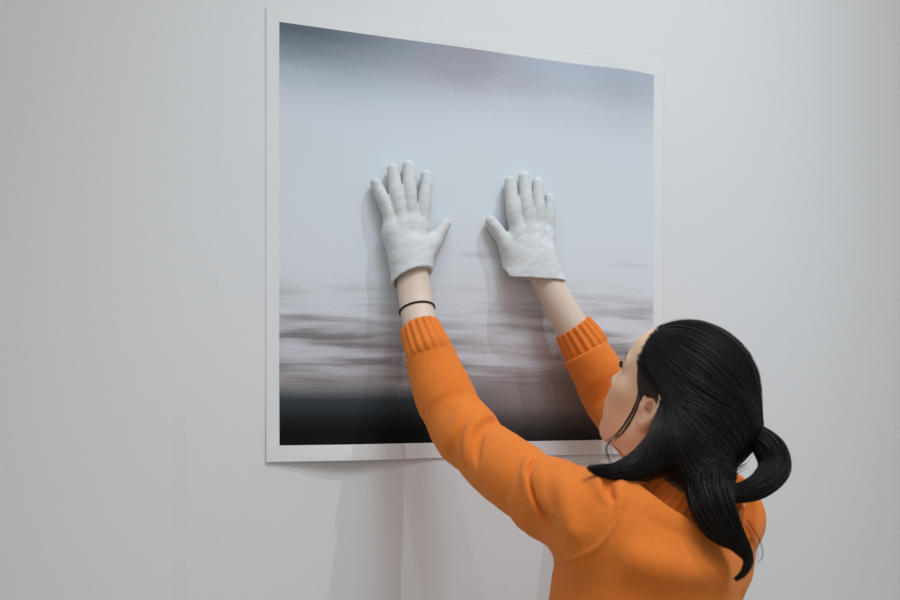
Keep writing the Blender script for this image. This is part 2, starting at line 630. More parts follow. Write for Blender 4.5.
W = onwall
LF = [  # left hand: little, ring, middle, index, thumb (points on wall bearings + stand-off)
    ([W(394, 232, .022), W(387, 209, .021), W(380.5, 194, .018), W(376, 183, .0148)], [.0115, .0112, .0104, .0088]),
    ([W(402, 228, .025), W(397, 200, .025), W(394.5, 182, .019), W(393, 169.5, .0150)], [.0118, .0116, .0108, .0094]),
    ([W(411, 227, .026), W(410, 197, .025), W(409, 179, .019), W(408.2, 166, .0150)], [.0120, .0117, .0110, .0095]),
    ([W(421, 228, .024), W(424, 202, .023), W(426, 187, .018), W(426.5, 176, .0150)], [.0115, .0113, .0105, .0092]),
    ([W(425, 252, .023), W(434.5, 240, .020), W(441.5, 230, .016), W(445.5, 223.5, .0145)], [.0150, .0122, .0106, .0088]),
]
LPALM = [(W(403, 260, .030), W(393, 229, .022), .0165, .0122), (W(408, 260, .031), W(402, 227, .025), .0175, .0122),
         (W(413, 260, .031), W(411, 226, .026), .0175, .0122), (W(418, 260, .029), W(420.5, 228, .024), .0165, .0120),
         (W(400, 255, .024), W(391, 236, .021), .016, .0145), (W(421, 258, .025), W(430, 245, .021), .0155, .0135)]
RF = [  # right hand: thumb, index, middle, ring, little
    ([W(513, 257, .022), W(504, 241, .019), W(496, 229, .017), W(490.5, 221, .0150)], [.0155, .0130, .0115, .0095]),
    ([W(518, 238, .025), W(513.5, 212, .026), W(511.5, 195, .020), W(510.5, 182, .0158)], [.0128, .0124, .0116, .0102]),
    ([W(528, 234, .026), W(526.5, 208, .027), W(525, 190, .020), W(524, 177.5, .0158)], [.0128, .0124, .0116, .0102]),
    ([W(538, 235, .025), W(538.5, 211, .024), W(538, 195, .019), W(537.5, 183, .0154)], [.0122, .0118, .0110, .0096]),
    ([W(547, 239, .022), W(549, 218, .020), W(549.5, 205, .017), W(549, 198, .0148)], [.0112, .0107, .0098, .0086]),
]
RPALM = [(W(529, 264, .029), W(518, 237, .024), .019, .0132), (W(534, 264, .030), W(528, 233, .026), .019, .0132),
         (W(541, 264, .029), W(538, 234, .025), .018, .0128), (W(545, 262, .026), W(546, 239, .022), .0165, .0125),
         (W(523, 262, .025), W(512, 247, .021), .0175, .0150)]

# ------------------------------------------------------------------ the body: one continuous skin
def arm_nodes(s, e, w, n=14, bow=0.0):
    return catmull([s, s + .5 * (e - s) + A(0, 0, -.004), e, e + .5 * (w - e), w], n)


LA = catmull([at(608, 526, 1.125), at(532, 488, 1.205), at(468, 435, 1.335), at(440, 385, 1.38), at(423, 336, 1.403), onwall(415.5, 300, .049), lw], 19)
RA = catmull([at(714, 510, 1.25), at(668, 460, 1.39), onwall(617, 409, .078), onwall(596, 370, .066), onwall(578, 338, .058), onwall(555, 297, .044), rw], 19)
tt = np.linspace(0, 6, 19)
arm_l = np.stack([np.interp(tt, [0, 1, 2, 3, 4, 5, 6], [.042, .040, .034, .032, .0275, .0275, .0265]),
                  np.interp(tt, [0, 1, 2, 3, 4, 5, 6], [.042, .040, .034, .032, .025, .022, .0195])], -1)
arm_r = np.stack([np.interp(tt, [0, 1, 2, 3, 4, 5, 6], [.046, .042, .036, .035, .030, .0265, .0245]),
                  np.interp(tt, [0, 1, 2, 3, 4, 5, 6], [.046, .042, .036, .034, .027, .023, .0195])], -1)

body = Shape()
H = lambda f: Xf(f, OH, MH, HS)
body.u(H(Ell((-.004, 0, .045), (.091, .074, .081))))
body.u(H(Ell((.034, 0, -.020), (.054, .053, .075))), .03)
body.u(H(Ell((.034, 0, .058), (.053, .060, .052))), .03)
for y in (-1, 1):
    body.u(H(Cone((.004, y * .050, -.050), (.074, y * .012, -.083), .014, .0145)), .025)
    body.u(H(Ell((.056, y * .042, -.003), (.025, .023, .021))), .025)
    body.u(H(Ell((.058, y * .030, -.036), (.026, .019, .028))), .025)
body.u(H(Ell((.066, 0, -.032), (.030, .034, .048))), .03)
body.u(H(Ell((.083, 0, -.080), (.016, .017, .015))), .018)
for y in (-1, 1):                                    # brow ridge and orbits
    body.u(H(Cone((.083, y * .014, .041), (.068, y * .048, .040), .011, .009)), .014)
    body.sub(H(Ell((.093, y * .031, .024), (.014, .019, .011))), .016)
    body.u(H(Ell((.0735, y * .0315, .0245), (.0125, .0150, .0112))), .005)   # lids over the eyeball
body.u(H(Cone((.088, 0, .032), (.110, 0, -.006), .0075, .0095)), .012)       # nose
body.u(H(Ell((.099, 0, -.012), (.010, .015, .008))), .008)
for y in (-1, 1):
    body.u(H(Ell((.096, y * .0125, -.011), (.010, .0068, .0075))), .006)
    body.sub(H(Ell((.102, y * .0070, -.0195), (.005, .0032, .004))), .003)
body.u(H(Ell((.087, 0, -.044), (.012, .022, .014))), .014)                   # muzzle
body.u(H(Cone((.095, -.012, -.0395), (.095, .012, -.0395), .0055, .0055)), .006)
body.u(H(Cone((.094, -.010, -.0520), (.094, .010, -.0520), .0062, .0062)), .006)
body.sub(H(Cone((.1015, -.018, -.0455), (.1015, .018, -.0455), .0022, .0022)), .004)
for y in (-1, 1):                                    # ears
    def ep(x, z, o=0.0): return (x, y * (.0715 + max(0, -x) * .50 + .003 + o), z)
    body.u(H(Ell(ep(-.012, .004, -.003), (.019, .005, .029), [[.9, -y * .38, .18], [y * .38, .92, 0], [-.18, 0, .98]])), .006)
    body.u(H(Cone(ep(-.004, -.004, -.008), ep(-.016, .004, -.006), .014, .010)), .008)
    hx = catmull([ep(.002, .001), ep(.006, .012), ep(.004, .025), ep(-.008, .034, .001), ep(-.021, .030, .002),
                  ep(-.029, .015, .003), ep(-.027, -.003, .003), ep(-.019, -.017, .002), ep(-.010, -.026)], 15)
    for i in range(14): body.u(H(Cone(hx[i], hx[i + 1], .0040, .0040)), .002)
    body.u(H(Ell(ep(-.006, -.026), (.0085, .0052, .009))), .006)
    ah = catmull([ep(-.008, .024), ep(-.018, .014), ep(-.019, -.001), ep(-.012, -.014), ep(-.003, -.016)], 9)
    for i in range(8): body.u(H(Cone(ah[i], ah[i + 1], .0032, .0032)), .003)
    body.u(H(Ell(ep(.003, -.003, .001), (.0045, .005, .007))), .004)
    body.sub(H(Ell(ep(-.010, .000, .003), (.0095, .0125, .0130))), .003)
    body.sub(H(Ell(ep(-.015, .020, .006), (.0070, .0060, .0075))), .003)
    body.sub(H(Ell(ep(-.006, -.004, -.006), (.0062, .015, .0072))), .002)
body.u(Cone(hd(-.022, 0, -.010), nb + .004 * Ft, .052, .054), .035)
body.u(Cone(hd(.010, 0, -.050), nb + .035 * Ft - A(0, 0, .02), .040, .045), .03)
chest = nb - A(0, 0, .13) - .045 * R_ * .6
hipc = A(nb[0] - .03, nb[1] + .02, .90)
body.u(Tube([nb - A(0, 0, .045), at(672, 570, 1.135), at(649, 625, 1.14), at(641, 720, 1.14), hipc + A(0, 0, .12), hipc + A(0, 0, .02), hipc - A(0, 0, .06)],
            [(.06, .040), (.100, .060), (.105, .072), (.105, .078), (.125, .090), (.140, .10), (.13, .095)], Lt), .03)
for s_, Aa, ar in ((ls, LA, arm_l), (rs, RA, arm_r)):
    body.u(Cone(nb - A(0, 0, .05), s_, .036, .044), .04)
    body.u(Tube(Aa, ar, R_), .03)
ankl = []
for sg in (1, -1):
    hip = hipc + sg * .078 * Lt - A(0, 0, .05)
    knee = hipc + sg * .085 * Lt + .02 * Ft; knee[2] = .47
    ank = hipc + sg * .088 * Lt - .015 * Ft; ank[2] = .075
    ankl.append((sg, hip, knee, ank))
    body.u(Cone(hip, knee, .075, .050), .03)
    body.u(Cone(knee, ank, .050, .034), .03)
    body.u(Cone(ank - A(0, 0, .03), ank + .13 * Ft - A(0, 0, .048), .034, .022), .02)
for op in hand(LF, LPALM, lw, -.0028) + hand(RF, RPALM, rw, -.0028):
    body.ops.append(op)
body.u(Cone(lw, W(411, 245, .028), .018, .012), .02)
body.u(Cone(rw, W(535, 247, .027), .018, .012), .02)
zs = np.concatenate([np.arange(-.02, 1.24, .007), np.arange(1.24, 1.96, .002)])
Vb_, Qb_ = body.mesh(np.arange(.22, .92, .002), np.arange(-.74, .0, .002), zs, 2)
person = add_mesh('person', [(Vb_, Qb_)], M_skin)
person['label'] = 'person in orange jumper and white gloves pressing both hands against the print'
person['category'] = 'person'
loc = (Vb_ - OH) @ MH.T / HS
fl = np.exp(-np.sum(((loc - A(.099, 0, -.046)) / A(.012, .02, .010)) ** 2, 1)) * .9
for y in (-1, 1):
    fl += .35 * np.exp(-np.sum(((loc - A(-.014, y * .082, .004)) / A(.03, .012, .04)) ** 2, 1))
    fl += .25 * np.exp(-np.sum(((loc - A(.068, y * .045, -.012)) / A(.025, .025, .02)) ** 2, 1))
at_ = person.data.attributes.new('flush', 'FLOAT', 'POINT')
tan_bounce_attr = person.data.attributes.new('tan', 'FLOAT', 'POINT')
if len(person.data.vertices) == len(fl):
    tan_bounce_attr.data.foreach_set('value', np.clip(1.6 - np.linalg.norm(loc / A(1, 1, 1.3), axis=1) / .13, 0, 1).astype(np.float32))
    at_.data.foreach_set('value', np.clip(fl, 0, 1).astype(np.float32))

# eyes, lashes and brows
for y in (-1, 1):
    c = hd(.0765, y * .0315, .0245)
    th = np.linspace(0, np.pi, 13); ph = np.linspace(0, 2 * np.pi, 24, endpoint=False)

    def ball(c, r):
        p = np.stack([np.outer(np.cos(th), np.ones(24)), np.outer(np.sin(th), np.cos(ph)), np.outer(np.sin(th), np.sin(ph))], -1)
        p = (p.reshape(-1, 3) * r * HS) @ MH + c
        i = np.arange(12)[:, None] * 24; j = np.arange(24)[None]; j2 = (j + 1) % 24
        return p, np.stack([i + j, i + 24 + j, i + 24 + j2, i + j2], -1).reshape(-1, 4)
    eb = add_mesh('eyeball', [ball(c, .0112)], M_eye, person)
    ir = add_mesh('iris', [ball(c + .0062 * Fh, .0054)], M_iris, eb)
    br = []
    for q in range(34):
        t = q / 33
        p0 = hd(.0945 - .020 * t ** 1.7, y * (.013 + .040 * t), .043 + .006 * math.sin(t * 2.6) - .001)
        dr = unit(-.3 * Fh * t + y * (.35 + .6 * t) * Lh + (.75 - .8 * t) * Uh)
        p1 = p0 + dr * .008
        br.append(sweep(catmull([p0, (p0 + p1) / 2 + .0006 * Fh, p1], 4), np.array([.0009, .001, .0008, .0002]), 4))
    add_mesh('eyebrow', br, M_brow, person)
    la = []
    for q in range(22):
        t = q / 21
        yy = y * (.0205 + .024 * t)
        p0 = hd(.0885 - .011 * t ** 2, yy, .0275 + .002 * math.sin(t * 3))
        p1 = p0 + .008 * unit(Fh + y * (t - .3) * .9 * Lh + .25 * Uh)
        p2 = p1 + .003 * unit(.5 * Fh + Uh)
        la.append(sweep(catmull([p0, p1, p2], 5), np.array([.0006, .0006, .0005, .0003, .0001]), 3))
    add_mesh('eyelash', la, M_brow, person)

# ------------------------------------------------------------------ gloves
def seg_noise(P, sc, ph=0.0):
    x, y, z = P[:, 0] * sc, P[:, 1] * sc, P[:, 2] * sc
    return (np.sin(x * 1.3 + 2.1 * np.sin(z * .9 + ph) + ph) * np.sin(z * 1.1 + 1.7 * np.sin(x * .8 + y) - ph) +
            .5 * np.sin(2.3 * z - 1.9 * x + 1.3 * y + 2 * ph))


def glove(name, fingers, palm, arm, cuffpts, cuffr, side, cutc, cutn, label, ph, corner=None):
    s = Shape(post=lambda P: .00018 * seg_noise(P, 150, ph) + .0003 * seg_noise(P, 62, ph + 1))
    s.ops += hand(fingers, palm, None, .0004)
    s.u(Tube(cuffpts, cuffr, side), .016)
    s.u(Grow(Tube(arm[0][-7:], arm[1][-7:], R_), .0042), .010)
    s.sub(Tube(cuffpts[1:], [(a - .0032, b - .0032) for a, b in cuffr[1:]], side), .002)
    s.sub(Grow(Tube(arm[0][-7:], arm[1][-7:], R_), .0010), .002)
    s.cut(Half(cutc, cutn), .002)
    if corner is not None: s.cut(Half(*corner), .010)
    pts = np.vstack([np.vstack([f[0] for f in fingers]), np.asarray(cuffpts)])
    lo, hi = pts.min(0) - .04, pts.max(0) + .04
    hi[1] = -.0042
    v, q = s.mesh(*grid(lo, np.array([hi[0], 0.0, hi[2]]), .0013), 3)
    v[:, 1] = np.minimum(v[:, 1], -.0040)
    o = add_mesh(name, [(v, q)], M_glove, person)
    o['label'] = label
    return o


cl = [W(411, 250, .030), W(411, 262, .0335), W(411.5, 275, .038), W(412, 295, .044)]
gl = glove('glove', LF, LPALM, (LA, arm_l), cl, [(.0290, .0230), (.0300, .0255), (.0315, .0285), (.034, .031)], R_,
           W(411, 279, .037), A(.28, -.55, -1), 'white cotton glove on the left hand, cuff gaping around the wrist', .3)
cr = [W(531, 250, .027), W(528, 264, .030), W(527, 276, .034), W(528, 295, .038)]
gr_ = glove('glove', RF, RPALM, (RA, arm_r), cr, [(.0370, .0205), (.0420, .0225), (.0450, .0250), (.046, .027)], R_,
            W(531, 279.5, .03), A(-.03, .06, -1), 'white cotton glove on the right hand, wide flat cuff', 1.7, (W(502.5, 273, .03), A(-.75, .40, -.62)))

# ------------------------------------------------------------------ jumper
LAc = at(419, 331, 1.405); RAc = at(576, 331, 1.462)
# sleeve centre lines reach just inside the cuffs
LS = catmull([at(608, 526, 1.125), at(532, 488, 1.205), at(468, 435, 1.335), at(440, 385, 1.38), at(423, 336, 1.403), at(419, 327, 1.406)], 44)
RS = catmull([at(714, 510, 1.25), at(668, 460, 1.39), onwall(617, 409, .078), onwall(596, 370, .066), onwall(578, 338, .058), onwall(574, 330, .056)], 22)
ts = np.linspace(0, 1, 22)
LR = np.interp(np.linspace(0, 1, 44), [0, .10, .155, .185, .24, .32, .355, .385, .45, .50, .53, .60, .75, .9, 1],
               [.055, .056, .057, .0485, .051, .0495, .0455, .0515, .0485, .0455, .0475, .0455, .0395, .0345, .0335])
RR = np.interp(ts, [0, .2, .4, .6, .75, .9, 1], [.058, .052, .047, .044, .041, .0375, .036])
AX = A(.2, .3, .9)


def hitcam(f, px, py, d0=.85, d1=1.8):
    d = d0
    while d < d1:
        v = f(at(px, py, d)[None])[0]
        if v < .0006: return at(px, py, d)
        d += max(v * .7, .0006)
    return None


sw = Shape()
neckc = nb + A(0, 0, -.012)
ch1 = at(676, 590, 1.135); ch2 = at(655, 640, 1.14)
sw.u(Tube(RS, RR, AX), .03)
sw.u(Tube(LS, LR, AX), .03)
hem = A(hipc[0], hipc[1], .86)
torso = [at(690, 530, 1.13), at(672, 565, 1.135), at(649, 625, 1.14), A(*(at(641, 720, 1.14))), hipc + A(0, 0, .12), hem]
sw.u(Tube(torso, [(.100, .062), (.128, .083), (.129, .098), (.134, .105), (.162, .124), (.174, .132)], Lt), .05)
sw.u(Cone(at(606, 520, 1.115), at(668, 540, 1.125), .050, .048), .04)
sw.u(Cone(at(602, 532, 1.115), at(660, 575, 1.120), .050, .070), .05)
sw.u(Cone(at(722, 520, 1.235), at(704, 545, 1.17), .044, .046), .05)
sw.u(Cone(at(606, 514, 1.13), at(660, 530, 1.14), .042, .036), .03)
# front drape of fabric hanging under the raised arm
sw.u(Cone(at(589, 590, 1.17), at(576, 700, 1.18), .046, .055), .05)
# creases: ridge tubes lying on the cloth, each with a groove at its foot
import itertools
base = Shape(); base.ops = list(sw.ops)


def crease(pts, r0, r1, k=.012, gr=None, lift=.0):
    P = [h for h in (hitcam(base, *p) for p in pts) if h is not None and abs(h[1]) > .06]
    if len(P) < 2: return
    C_ = catmull(P, 3 * len(P))
    mid = np.sin(np.linspace(0, np.pi, len(C_))) ** .6
    rr = r0 * mid + r1
    C_ = C_ + (C_ - CAM) / np.linalg.norm(C_ - CAM, axis=1)[:, None] * (rr * .35)[:, None]
    sw.u(Tube(C_, rr, AX), k)
    if gr:
        G_ = [h for h in (hitcam(base, *p) for p in gr) if h is not None and abs(h[1]) > .06]
        if len(G_) < 2: return
        G_ = catmull(G_, 3 * len(G_)); mid = np.sin(np.linspace(0, np.pi, len(G_))) ** .6
        sw.sub(Tube(G_, .0012 + .0066 * mid, AX), .007)


crease([(491, 415), (482, 419), (473, 429), (468, 446), (466, 462)], .009, .002, .010,
       [(497, 421), (489, 424), (480, 432), (476, 448), (477, 466)])
crease([(464, 405), (459, 418), (452, 434), (447, 446)], .006, .002, .014)
crease([(530, 459), (527, 470), (531, 492), (540, 514)], .004, .001, .016,
       [(539, 459), (533, 468), (534, 482), (542, 508), (553, 536)])
crease([(545, 461), (541, 472), (545, 490), (553, 514)], .009, .002, .012)
crease([(596, 476), (600, 486), (607, 498)], .004, .001, .014, [(606, 480), (611, 491), (615, 502)])
crease([(622, 482), (619, 491), (621, 503)], .004, .001, .014)
crease([(560, 470), (566, 500), (572, 530)], .004, .001, .03)
crease([(640, 560), (680, 572), (720, 570)], .003, .002, .04)
# armhole seam
seam = [h for h in (hitcam(base, *p) for p in ((620, 505), (617, 520), (609, 534), (597, 547), (581, 556), (566, 560))) if h is not None]
sc_ = catmull(seam, 24)
sw.u(Tube(sc_, [.0017] * 24, AX), .005)
# openings: neck, sleeves, hem
lc = catmull([at(432.5, 361, 1.382), at(426, 344.5, 1.395), at(419.8, 328, 1.408)], 10)
rc = catmull([onwall(590, 356, .0615), onwall(582, 342, .058), onwall(573, 328, .0545)], 10)
for c_ in (lc, rc):
    w_ = unit(c_[3] - c_[0])
    sw.sub(Both(Half(c_[2], -w_), Cone(c_[2], c_[2] + w_ * .10, .075, .075)), .003)
AXN = unit(A(0, 0, 1) - .62 * Ft - .12 * Lt)
CC = nb + .012 * Ft + A(0, 0, .016)
sw.sub(Both(Half(CC - AXN * .008, -AXN), Cone(CC - AXN * .03, CC + AXN * .12, .084, .165)), .006)
sw.sub(Cone(nb - A(0, 0, .03), nb + A(0, 0, .08), .050, .066), .006)
for Sl, Rr_, b_ in ((LS, LR, -8), (RS, RR, -4)):
    w_ = unit(Sl[-1] - Sl[-3])
    sw.sub(Cone(Sl[b_], Sl[-1] + w_ * .05, Rr_[-1] - .006, Rr_[-1] - .006), .003)
sw.sub(Tube([hem + A(0, 0, .06), hem - A(0, 0, .2)], [(.163, .121), (.168, .125)], Lt), .004)
sw.post = lambda P: .0009 * seg_noise(P, 24, .5) + .0003 * seg_noise(P, 60, 1.2)
zs2 = np.concatenate([np.arange(.72, 1.19, .006), np.arange(1.19, 1.66, .0022)])
vs_, qs_ = sw.mesh(np.arange(.22, .96, .0022), np.arange(-.82, .02, .0022), zs2, 3)
sweater = add_mesh('jumper', [(vs_, qs_)], M_knit, person)


def ribbed(path, radii, n_rib, amp, flat=None, thick=.004, around=192):
    """ribbed knitted tube with an inner face, following a centre line"""
    path = np.asarray(path, float); n = len(path)
    T, u, v = frames(path)
    a = np.linspace(0, 2 * np.pi, around, endpoint=False)
    rib = amp * np.sign(np.cos(a * n_rib)) * np.abs(np.cos(a * n_rib)) ** .6
    fade = np.clip(np.linspace(0, 1, n) * 6, 0, 1)
    outer = np.asarray(radii)[:, None] + rib[None] * fade[:, None]
    inner = np.asarray(radii)[:, None] - thick + 0 * rib[None]
    lay = [(path, outer)]
    rows = []
    for p, uu, vv, o in zip(path, u, v, outer): rows.append(p + o[:, None] * (np.cos(a)[:, None] * uu + np.sin(a)[:, None] * vv))
    # rounded lip
    tl = T[-1]
    for q in (.35, .8, 1.0, .8, .35):
        pass
    o = outer[-1]; i_ = inner[-1]
    for ang in (30, 60, 90, 120, 150):
        an = math.radians(ang); m_ = (o + i_) / 2; h_ = (o - i_) / 2
        r_ = m_ + h_ * math.cos(an)
        rows.append(path[-1] + tl * .0022 * math.sin(an) + r_[:, None] * (np.cos(a)[:, None] * u[-1] + np.sin(a)[:, None] * v[-1]))
    for p, uu, vv, o in zip(path[::-1], u[::-1], v[::-1], inner[::-1]): rows.append(p + o[:, None] * (np.cos(a)[:, None] * uu + np.sin(a)[:, None] * vv))
    R2 = np.array(rows); m_ = len(R2)
    i = np.arange(m_ - 1)[:, None] * around; j = np.arange(around)[None]; j2 = (j + 1) % around
    return R2.reshape(-1, 3), np.stack([i + j, i + j2, i + around + j2, i + around + j], -1).reshape(-1, 4)



add_mesh('cuff', [ribbed(lc, np.interp(np.linspace(0, 1, 10), [0, .2, .5, 1], [.0290, .0372, .0356, .0318]), 18, .0013)], M_knit, sweater)

add_mesh('cuff', [ribbed(rc, np.interp(np.linspace(0, 1, 10), [0, .2, .5, 1], [.0300, .0402, .0388, .0338]), 18, .0014)], M_knit, sweater)
# collar: ribbed band around the neck, built as a ring
axn = AXN
cu = unit(Lt - (Lt @ axn) * axn); cv = np.cross(axn, cu)
na = 264
cc = CC
prof = [(-.012, .088), (-.004, .0865), (.004, .083), (.012, .079), (.019, .0755), (.024, .0735), (.027, .0722), (.028, .0705), (.026, .069), (.012, .074), (-.008, .080)]
aa = np.linspace(0, 2 * np.pi, na, endpoint=False)
rows = []
for h_, r_ in prof:
    rr = r_ + (.0012 * np.cos(aa * 44) if r_ > .0708 and h_ < .0275 else 0)
    rows.append(cc + axn * h_ + (rr * np.cos(aa))[:, None] * cu + (rr * .92 * np.sin(aa))[:, None] * cv)
R2 = np.array(rows); i = np.arange(len(prof) - 1)[:, None] * na; j = np.arange(na)[None]; j2 = (j + 1) % na
add_mesh('collar', [(R2.reshape(-1, 3), np.stack([i + j, i + j2, i + na + j2, i + na + j], -1).reshape(-1, 4))], M_knit, sweater)

# ------------------------------------------------------------------ band on the wrist
wc = at(418, 307, 1.415); wd = unit(unit(lw - at(423, 336, 1.403)) + A(0, .14, .0))
wu = unit(R_ - (R_ @ wd) * wd); wv = np.cross(wd, wu)
an = np.linspace(0, 2 * np.pi, 65)
sbody = lambda P: body(P)
bp = []
for a in an:
    dr = math.cos(a) * wu + math.sin(a) * wv
    r = .015
    while body((wc + dr * r)[None])[0] < .0008 and r < .05: r += .0004
    bp.append(wc + dr * r)
bp = np.array(bp)
add_mesh('wristband', [sweep(bp, .0016, 8)], M_band, person)

# ------------------------------------------------------------------ hair
hair = Shape()
hair.u(H(Ell((-.010, 0, .046), (.101, .084, .093))))
hair.u(H(Ell((-.045, 0, .020), (.072, .080, .085))), .03)
hair.cut(H(Half((.046, 0, .040), (.095, 0, -.052))), .012)
hair.sub(H(Ell((-.016, .104, -.010), (.036, .048, .034))), .006)
tie = at(750, 431, 1.14)
hair.u(Cone(hd(-.070, .0, .0), tie - .014 * R_, .046, .015), .04)
# loose hair from behind the ear down over the neck, and the nape
sideP = [at(694, 420, 1.135), at(670, 447, 1.105), at(644, 465, 1.095), at(614, 471, 1.085), at(588, 468, 1.09)]
sideR = [.046, .034, .021, .0090, .003]
hair.u(Tube(sideP, sideR, A(0, 0, 1)), .03)
napeP = [at(712, 430, 1.145), at(702, 456, 1.115), at(708, 478, 1.085), at(714, 500, 1.055)]
hair.u(Tube(napeP, [.050, .042, .032, .024], A(0, 0, 1)), .03)
for y in (-1,):
    hair.u(H(Ell((-.03, -.04, -.05), (.05, .035, .06))), .03)
lo = OH - .2; hi = OH + .2
vh, qh = hair.mesh(*grid(OH - A(.22, .25, .19), OH + A(.22, .19, .17), .003), 3)

strands = []


def grad(f, P, e=.001):
    return np.stack([f(P + A(e, 0, 0)) - f(P - A(e, 0, 0)), f(P + A(0, e, 0)) - f(P - A(0, e, 0)), f(P + A(0, 0, e)) - f(P - A(0, 0, e))], -1) / (2 * e)


def project(f, P, level, it=4):
    for _ in range(it):
        g = grad(f, P); g /= np.maximum(np.linalg.norm(g, axis=1)[:, None], 1e-6)
        P = P - (f(P) - level)[:, None] * g
    return P


# scalp strands: from the hairline over the skull to the tie
tl = (tie - OH) @ MH.T / HS
td = unit(tl - A(-.012, 0, .040))
roots = []
for q in range(2600):
    a = rng.uniform(-1, 1)
    side = a
    # root on the hairline: forehead centre (a=0) round to behind the ear (|a|=1)
    t = abs(a)
    rx = np.interp(t, [0, .3, .55, .75, 1], [.080, .066, .036, .006, -.030])
    rz = np.interp(t, [0, .3, .55, .75, 1], [.095, .080, .040, .022, -.030])
    ry = np.sign(a) * np.interp(t, [0, .3, .55, .75, 1], [.0, .045, .070, .080, .085])
    roots.append((rx, ry, rz, t))
ns = 22
allP = []
for rx, ry, rz, t in roots:
    d0 = unit(A(rx + .012, ry, rz - .040)); th_ = math.acos(np.clip(d0 @ td, -1, 1))
    s0 = rng.uniform(0, .45) if rng.random() < .6 else 0.0
    s1 = 1.0 if rng.random() < .75 else rng.uniform(.6, .95)
    w = np.linspace(s0, s1, ns)
    d = (np.sin((1 - w) * th_)[:, None] * d0 + np.sin(w * th_)[:, None] * td) / math.sin(th_)
    wob = rng.normal(0, .022)
    d = d + wob * np.sin(w * np.pi)[:, None] * np.cross(d0, td)[None]
    d[:, 2] -= .10 * np.sin(w * np.pi) * (1 if t > .5 else .0)
    d /= np.linalg.norm(d, axis=1)[:, None]
    allP.append(OH + HS * ((A(-.012, 0, .040) + d * .105) @ MH))
allP = np.array(allP)
lv = rng.normal(.0008, .0007, len(allP))
flat = project(hair, allP.reshape(-1, 3), np.repeat(lv, ns), 4)
allP = flat.reshape(-1, ns, 3)
allP = np.concatenate([allP[:, :1], (allP[:, :-2] + 2 * allP[:, 1:-1] + allP[:, 2:]) / 4, allP[:, -1:]], 1)
eloc = (allP.reshape(-1, 3) - OH) @ MH.T / HS
inear = ((((eloc - A(-.016, .104, -.010)) / A(.036, .050, .034)) ** 2).sum(1) < 1).reshape(-1, ns).any(1)
allP = allP[~inear]
for P in allP:
    r = rng.uniform(.00035, .0007)
    strands.append(sweep(P, r * np.sqrt(np.clip(np.sin(np.linspace(.12, np.pi - .05, ns)), .05, 1)), 3))


def lock(path, rad, count, n=26, jitter=.18, swirl=.5, thick=(.0004, .0008), splay=0.0):
    """strands running along a tress"""
    C_ = catmull(path, n); rr = np.interp(np.linspace(0, 1, n), np.linspace(0, 1, len(rad)), rad)
    T, u, v = frames(C_)
    out = []
    for q in range(count):
        a0 = rng.uniform(0, 2 * np.pi); k = rng.uniform(.75, 1.06); sw_ = rng.normal(0, swirl)
        w = np.linspace(0, 1, n)
        a = a0 + sw_ * w
        rad_ = rr * k * (1 + jitter * np.sin(w * rng.uniform(2, 7) + rng.uniform(0, 6)) * .4) + splay * w ** 2 * abs(rng.normal())
        P = C_ + rad_[:, None] * (np.cos(a)[:, None] * u + np.sin(a)[:, None] * v)
        e = n - (rng.integers(0, 10) if rng.random() < .7 else 0)
        P = P[:e]
        r = rng.uniform(*thick)
        out.append(sweep(P, r * np.clip(1 - np.linspace(0, 1, e) ** 3, .12, 1), 3))
    return out


# longer side hair: from over and behind the ear down to the nape and the loose lock on the shoulder
rt = catmull([hd(-.040, .075, -.030), hd(-.045, .085, .005), hd(-.035, .088, .040), hd(-.005, .088, .056), hd(.030, .078, .062),
              hd(.052, .060, .082), hd(.045, .045, .110)], 200)
en = catmull([at(588, 468, 1.088), at(622, 475, 1.08), at(655, 480, 1.075), at(690, 488, 1.06), at(712, 488, 1.055), at(738, 466, 1.10), tie], 200)
P2 = []
for q in range(2600):
    k = rng.uniform(0, 1)
    a = rt[min(199, max(0, int(199 * (k + rng.normal(0, .03)))))] ; b = en[min(199, max(0, int(199 * (k ** .8 + rng.normal(0, .03)))))]
    s0 = rng.uniform(0, .4) if rng.random() < .6 else 0
    w = np.linspace(s0, 1, ns)[:, None]
    p = a + (b - a) * w
    mid = p - OH
    p = p + (np.sin(w * np.pi) * .035) * mid / np.linalg.norm(mid, axis=1)[:, None]
    p[:, 2] -= .012 * np.sin(w[:, 0] * np.pi)
    P2.append(p)
P2 = np.array(P2)
P2 = project(hair, P2.reshape(-1, 3), np.repeat(rng.normal(.0008, .0008, len(P2)), ns), 6).reshape(-1, ns, 3)
for _ in range(2):
    P2 = np.concatenate([P2[:, :1], (P2[:, :-2] + 2 * P2[:, 1:-1] + P2[:, 2:]) / 4, P2[:, -1:]], 1)
eloc = (P2.reshape(-1, 3) - OH) @ MH.T / HS
inear = ((((eloc - A(-.016, .104, -.010)) / A(.036, .050, .034)) ** 2).sum(1) < 1).reshape(-1, ns).any(1)
jump = np.linalg.norm(np.diff(P2, axis=1), axis=2).max(1) > .03
print('side strands', len(P2), inear.sum(), jump.sum())
P2 = P2[~(inear | jump)]
for P in P2:
    r = rng.uniform(.00035, .0007)
    strands.append(sweep(P, r * np.sqrt(np.clip(np.sin(np.linspace(.12, np.pi - .05, ns)), .05, 1)), 3))


